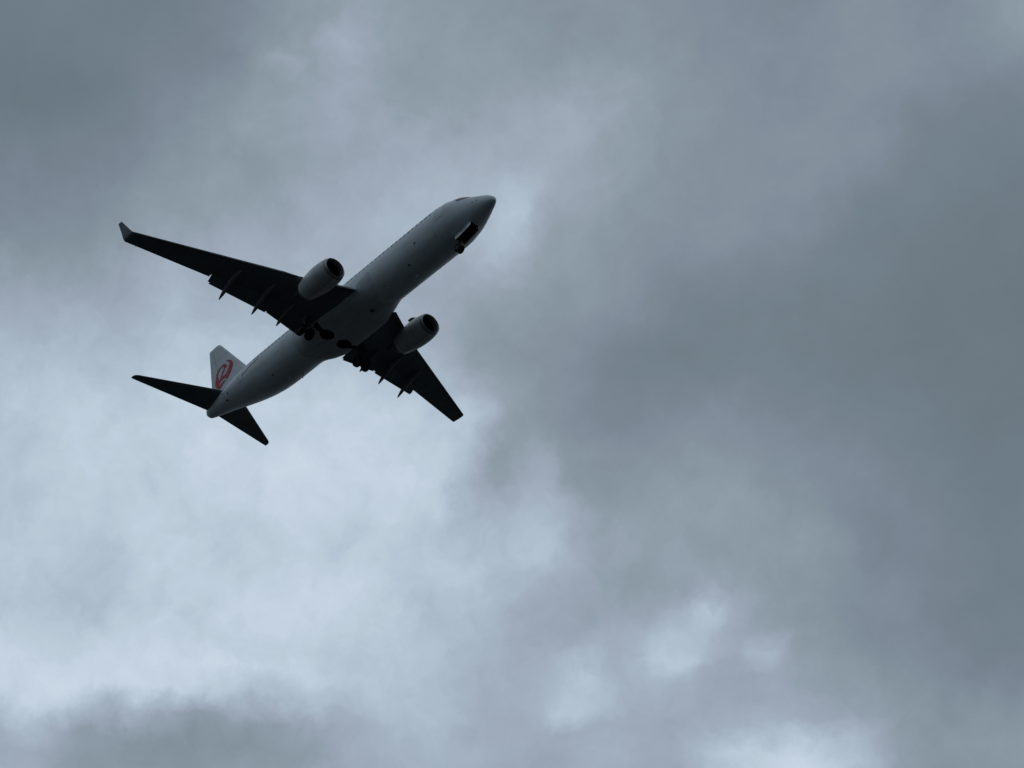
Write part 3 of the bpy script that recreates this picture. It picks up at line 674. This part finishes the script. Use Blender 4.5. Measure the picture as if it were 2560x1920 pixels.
EMB_B = [(35.89, 5.7), (36.3, 5.76), (36.75, 5.73), (37.04, 5.55), (37.2, 5.26), (37.24, 4.82), (37.24, 4.36), (37.16, 3.95), (37.02, 3.65), (36.63, 3.29), (36.26, 3.01), (36.13, 3.07), (35.86, 3.23), (35.59, 3.34), (35.25, 3.47), (35.47, 3.55), (35.91, 3.54), (36.26, 3.49), (36.56, 3.36), (36.45, 3.6), (36.39, 4.02), (36.66, 4.34), (36.87, 4.66), (36.96, 4.95), (36.94, 5.25), (36.81, 5.43), (36.61, 5.56), (36.25, 5.58), (35.85, 5.6)]
from mathutils.geometry import tessellate_polygon
for side in (-1, 1):
    mb = MB()
    for poly in (EMB_A, EMB_B):
        pv = [Vector((a, b_, 0)) for a, b_ in poly]
        tri = tessellate_polygon([pv])
        bm = bmesh.new(); vs = [bm.verts.new(q) for q in pv]
        for q in tri:
            try: bm.faces.new([vs[i] for i in q])
            except ValueError: pass
        for _ in range(3):
            bmesh.ops.subdivide_edges(bm, edges=[e for e in bm.edges if e.calc_length() > .3], cuts=1, use_grid_fill=False)
            bmesh.ops.triangulate(bm, faces=bm.faces)
        bm.verts.index_update()
        mb.add([finskin(q.co.x, q.co.y, side) for q in bm.verts], [tuple(q.index for q in f_.verts) for f_ in bm.faces]); bm.free()
    mb.build('crane_emblem', RED, fin, smooth=False)

# ---------------------------------------------------------------- engines
def engine(side):
    y0, z0, s0 = 4.83, -1.60, 13.16
    root = bpy.data.objects.new('engine', None); C.objects.link(root); root.parent = jet
    root.location = P3(s0, side * y0, z0)
    # local frame: x forward, y port, z up from the inlet centre
    def ring(x, r, flat=0.0, dz=0.0, n=56):
        out = []
        for i in range(n):
            a = 2 * math.pi * i / n; cy_, cz = math.cos(a), math.sin(a)
            k = 1.0
            if cz < 0: k = 1 - flat * (cz ** 4)
            out.append(Vector((-x, r * cy_ * (1 + flat * .25), r * cz * k + dz)))
        return out
    # outer cowl, flattened below, tapering to the fan nozzle
    OUT = [(.22, .965, .09), (.40, 1.02, .09), (.7, 1.075, .085), (1.1, 1.115, .07), (1.6, 1.125, .05), (2.1, 1.10, .03), (2.6, 1.04, .015), (3.1, .955, .0), (3.5, .87, 0), (3.72, .82, 0)]
    INN = [(3.72, .79, 0), (3.4, .81, 0), (3.0, .80, 0)]
    mb = MB(); mb.rings([ring(x, r, f_, .02 + .02 * x) for x, r, f_ in OUT + INN], cap=False)
    cowl = mb.build('cowl', COWL, root, ang=50)
    mb = MB(); mb.rings([ring(x, r, f_, .02 + .02 * max(x, 0)) for x, r, f_ in [(.50, .77, .04), (.2, .775, .06), (.05, .81, .07), (0, .85, .08), (.03, .895, .085), (.11, .935, .09), (.219, .966, .09)]], cap=False)
    mb.build('inlet_lip', LIP, root, ang=60)
    mb = MB(); mb.rings([ring(x, r, 0, .02) for x, r in ((.49, .772), (.8, .775), (1.25, .79), (1.3, .79), (1.32, .01))], cap=False)
    mb.build('inlet_duct', DARK, root, ang=40)
    # dark joints round the cowl
    mb = MB()
    for (x, w_) in ((.235, .045), (1.32, .02), (2.55, .025)):
        k = lambda xx: (float(np.interp(xx, [q[0] for q in OUT], [q[1] for q in OUT])), float(np.interp(xx, [q[0] for q in OUT], [q[2] for q in OUT])))
        (r1, f1_), (r2, f2_) = k(x), k(x + w_)
        mb.rings([ring(x, r1 + .006, f1_, .02 + .02 * x), ring(x + w_, r2 + .006, f2_, .02 + .02 * (x + w_))], cap=False)
    for a in (math.radians(262), math.radians(278)):
        pass
    pts = []
    for i in range(14):
        x = .3 + 3.3 * i / 13; r1 = float(np.interp(x, [q[0] for q in OUT], [q[1] for q in OUT])); f1_ = float(np.interp(x, [q[0] for q in OUT], [q[2] for q in OUT]))
        pts.append(Vector((-x, 0, -r1 * (1 - f1_) - .008 + .02 + .02 * x)))
    mb.add([q + Vector((0, .015, 0)) for q in pts] + [q - Vector((0, .015, 0)) for q in pts], [(i, i + 1, 15 + i, 14 + i) for i in range(13)])
    mb.build('cowl_joint', SEAM, cowl, smooth=False)
    # fan and spinner
    mb = MB()
    for i in range(24):
        a = 2 * math.pi * i / 24; ra = Vector((0, math.cos(a), math.sin(a))); ta = Vector((0, -math.sin(a), math.cos(a)))
        v = []
        for r, tw, cw in ((.22, .5, .10), (.5, .85, .13), (.76, 1.15, .15)):
            d = Vector((-math.cos(tw), 0, 0)) + ta * math.sin(tw); d.normalize(); c0 = Vector((-.95, 0, .02)) + ra * r
            v += [c0 - d * cw / 1.6, c0 + d * cw / 1.6]
        mb.add(v, [(0, 1, 3, 2), (2, 3, 5, 4)])
    mb.build('fan', FANM, root)
    mb = MB(); mb.lathe((-.62, 0, .02), (-1, 0, 0), [(0, .001), (.03, .05), (.14, .13), (.3, .21), (.42, .24)], 28); mb.build('spinner', DARK, root)
    # core nozzle and plug
    mb = MB(); mb.lathe((-2.9, 0, .06), (-1, 0, 0.02), [(0, .62), (.5, .60), (1.0, .50), (1.35, .40), (1.35, .37), (1.0, .40)], 36); mb.build('core_nozzle', NOZ, root)
    mb = MB(); mb.lathe((-3.9, 0, .08), (-1, 0, 0.02), [(0, .34), (.35, .26), (.62, .12), (.72, .001)], 28); mb.build('exhaust_plug', NOZ, root)
    # pylon
    yl = side * y0
    def W(s, y, z): return P3(s, y, z) - root.location
    mb = MB(); rings = []
    for s, zb, zt_, w_ in ((13.9, -.52, -.46, .05), (14.6, -.60, -.24, .16), (15.6, -.80, -.25, .20), (16.6, -1.10, -.35, .21), (17.4, -1.15, -.45, .20), (18.2, -1.05, -.55, .14), (18.9, -.85, -.65, .04)):
        rings.append([W(s, yl + w_ * math.cos(a), (zb + zt_) / 2 + (zt_ - zb) / 2 * math.sin(a)) for a in [2 * math.pi * (i + .5) / 12 for i in range(12)]])
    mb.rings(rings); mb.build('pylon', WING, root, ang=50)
    # strake on the inboard shoulder of the cowl
    for sd2 in ((-side,)):
        a = math.radians(38); 
        def C_(x, h):
            r = float(np.interp(x, [q[0] for q in OUT], [q[1] for q in OUT])) + h
            return Vector((-x, sd2 * r * math.cos(a), r * math.sin(a) + .04))
        mb = MB(); mb.plate([C_(.85, -.03), C_(1.05, .10), C_(1.3, .20), C_(1.7, .20), C_(1.68, -.03)], .03); mb.build('strake', WING, root, smooth=False)
    return root
for side in (-1, 1): engine(side)

# ---------------------------------------------------------------- landing gear
def wheel(name, c, r, w, parent):
    mb = MB(); c = Vector(c)
    prof = [(-w * .42, r * .52), (-w * .5, r * .66), (-w * .5, r * .86), (-w * .40, r * .96), (-w * .2, r), (w * .2, r), (w * .40, r * .96), (w * .5, r * .86), (w * .5, r * .66), (w * .42, r * .52)]
    mb.lathe(c, (0, 1, 0), prof, 32, closed=True)
    t_ = mb.build(name, TYRE, parent, ang=50)
    mb = MB(); mb.lathe(c, (0, 1, 0), [(-w * .36, .001), (-w * .36, r * .18), (-w * .25, r * .25), (-w * .28, r * .45), (-w * .42, r * .525), (w * .42, r * .525), (w * .28, r * .45), (w * .25, r * .25), (w * .36, r * .18), (w * .36, .001)], 28)
    mb.build('rim', RIM, t_, ang=40)
    return t_
def gear_root(name, loc):
    r = bpy.data.objects.new(name, None); C.objects.link(r); r.parent = jet; r.location = loc; return r
# nose gear
NG = P3(4.02, 0, -1.6); ng = gear_root('nose_gear', NG)
def n_(s, y, z): return P3(s, y, z) - NG
mb = MB(); mb.tube(n_(4.02, 0, -1.35), n_(4.02, 0, -2.45), .085, n=14); mb.tube(n_(4.02, 0, -2.4), n_(4.04, 0, -2.98), .055, n=12); mb.tube(n_(4.02, -.26, -2.98), n_(4.02, .26, -2.98), .045, n=10)
mb.tube(n_(4.02, -.22, -1.55), n_(4.02, .22, -1.55), .07, n=12)
mb.build('strut', STRUT, ng)
mb = MB(); mb.tube(n_(3.0, 0, -1.45), n_(3.98, 0, -2.25), .04, n=8); mb.tube(n_(3.0, .16, -1.45), n_(3.98, .05, -2.2), .03, n=8); mb.tube(n_(3.0, -.16, -1.45), n_(3.98, -.05, -2.2), .03, n=8); mb.build('drag_brace', STRUT, ng)
mb = MB(); mb.plate([n_(4.1, -.06, -2.4), n_(4.1, .06, -2.4), n_(4.32, .04, -2.66), n_(4.32, -.04, -2.66)], .03); mb.plate([n_(4.32, -.04, -2.66), n_(4.32, .04, -2.66), n_(4.12, .06, -2.92), n_(4.12, -.06, -2.92)], .03); mb.build('torsion_link', STRUT, ng, smooth=False)
mb = MB(); mb.lathe(n_(3.86, 0, -2.3), (1, 0, 0), [(-.1, .05), (0, .09), (.01, .085), (.012, .001)], 14); mb.build('taxi_light', LIP, ng)
for sy in (-1, 1): wheel('tyre', n_(4.04, sy * .175, -2.98), .345, .20, ng)
# nose gear doors, open and hanging at both sides of the bay
for sy in (-1, 1):
    mb = MB(); top = []; bot = []
    for i in range(9):
        q = i / 8; s = NB0 + (NB1 - NB0 - .12) * q; zt_ = FB(s) + .06; h = .40 + .03 * q
        if i == 8: h *= .72
        if i == 0: h *= .9
        top.append(P3(s, sy * (NBW + .02), zt_)); bot.append(P3(s, sy * (NBW + .04), zt_ - h))
    v = top + bot; v2 = [q + Vector((0, -sy * .03, 0)) for q in v]; n = 9
    f_ = [(i, i + 1, n + i + 1, n + i) for i in range(n - 1)] + [(2 * n + i, 3 * n + i, 3 * n + i + 1, 2 * n + i + 1) for i in range(n - 1)]
    f_ += [(n + i, n + i + 1, 3 * n + i + 1, 3 * n + i) for i in range(n - 1)] + [(i, 2 * n + i, 2 * n + i + 1, i + 1) for i in range(n - 1)] + [(0, n, 3 * n, 2 * n), (n - 1, 3 * n - 1, 4 * n - 1, 2 * n - 1)]
    mb.add([q - NG for q in v + v2], f_); d_ = mb.build('nose_gear_door', DOORW, ng, smooth=False); d_.data.materials.append(BAY)
    for q in range(n - 1, 2 * (n - 1)): d_.data.polygons[q].material_index = 1
    cu = bpy.data.curves.new('door_number', 'FONT'); cu.body = '322'; cu.size = .36; cu.align_x = 'CENTER'; cu.align_y = 'CENTER'; cu.space_character = 1.25
    to = bpy.data.objects.new('tmp', cu); C.objects.link(to); bpy.context.view_layer.update()
    dg = bpy.context.evaluated_depsgraph_get(); me = bpy.data.meshes.new_from_object(to.evaluated_get(dg))
    bpy.data.objects.remove(to); bpy.data.curves.remove(cu)
    no = bpy.data.objects.new('door_number', me); C.objects.link(no); no.parent = d_; me.materials.clear(); me.materials.append(BLACK)
    # readable from outboard: text right = aft on the port side, forward on the starboard side
    X_ = Vector((1 if sy < 0 else -1, 0, 0)); Z_ = Vector((0, sy, .05)).normalized(); Y_ = Z_.cross(X_)
    M_ = Matrix((X_, Y_, Z_)).transposed().to_4x4(); M_.translation = P3(3.12, sy * (NBW + .048), FB(3.12) + .06 - .20) - NG
    no.matrix_local = M_
# main gear
def main_gear(side):
    O = P3(19.6, side * 2.75, -1.2); r = gear_root('main_gear', O)
    def q_(s, y, z): return P3(s, side * y, z) - O
    mb = MB(); mb.tube(q_(19.55, 2.62, -1.0), q_(19.5, 2.84, -2.35), .125, n=16); mb.tube(q_(19.5, 2.84, -2.3), q_(19.47, 2.88, -2.93), .085, n=14)
    mb.tube(q_(19.47, 2.35, -2.93), q_(19.47, 3.41, -2.93), .06, n=12); mb.tube(q_(18.9, 2.6, -1.15), q_(20.3, 2.6, -1.15), .09, n=12); mb.build('strut', STRUT, r)
    mb = MB(); mb.tube(q_(19.5, 1.45, -1.75), q_(19.58, 2.76, -2.1), .06, n=10); mb.tube(q_(18.9, 2.6, -1.2), q_(19.55, 2.8, -2.2), .05, n=10); mb.build('side_brace', STRUT, r)
    mb = MB(); mb.plate([q_(19.74, 2.76, -2.4), q_(19.74, 2.94, -2.4), q_(20.08, 2.92, -2.75), q_(20.08, 2.82, -2.75)], .04); mb.plate([q_(20.08, 2.82, -2.75), q_(20.08, 2.92, -2.75), q_(19.62, 2.96, -2.88), q_(19.62, 2.8, -2.88)], .04); mb.build('torsion_link', STRUT, r, smooth=False)
    mb = MB(); mb.tube(q_(19.45, 2.78, -2.2), q_(19.5, 2.75, -3.0), .018, n=6); mb.tube(q_(19.7, 2.95, -2.0), q_(19.68, 2.95, -2.95), .015, n=6); mb.build('brake_hose', BLACK, r)
    mb = MB(); mb.plate([q_(19.30, 2.98, -1.05), q_(19.95, 2.98, -1.05), q_(19.92, 3.03, -1.9), q_(19.85, 3.02, -2.45), q_(19.42, 3.02, -2.45), q_(19.32, 3.03, -1.9)], .035); mb.build('gear_door', WING, r, smooth=False)
    for dy in (-.43, .43): wheel('tyre', q_(19.47, 2.88 + dy, -2.93), .53, .40, r)
for side in (-1, 1): main_gear(side)
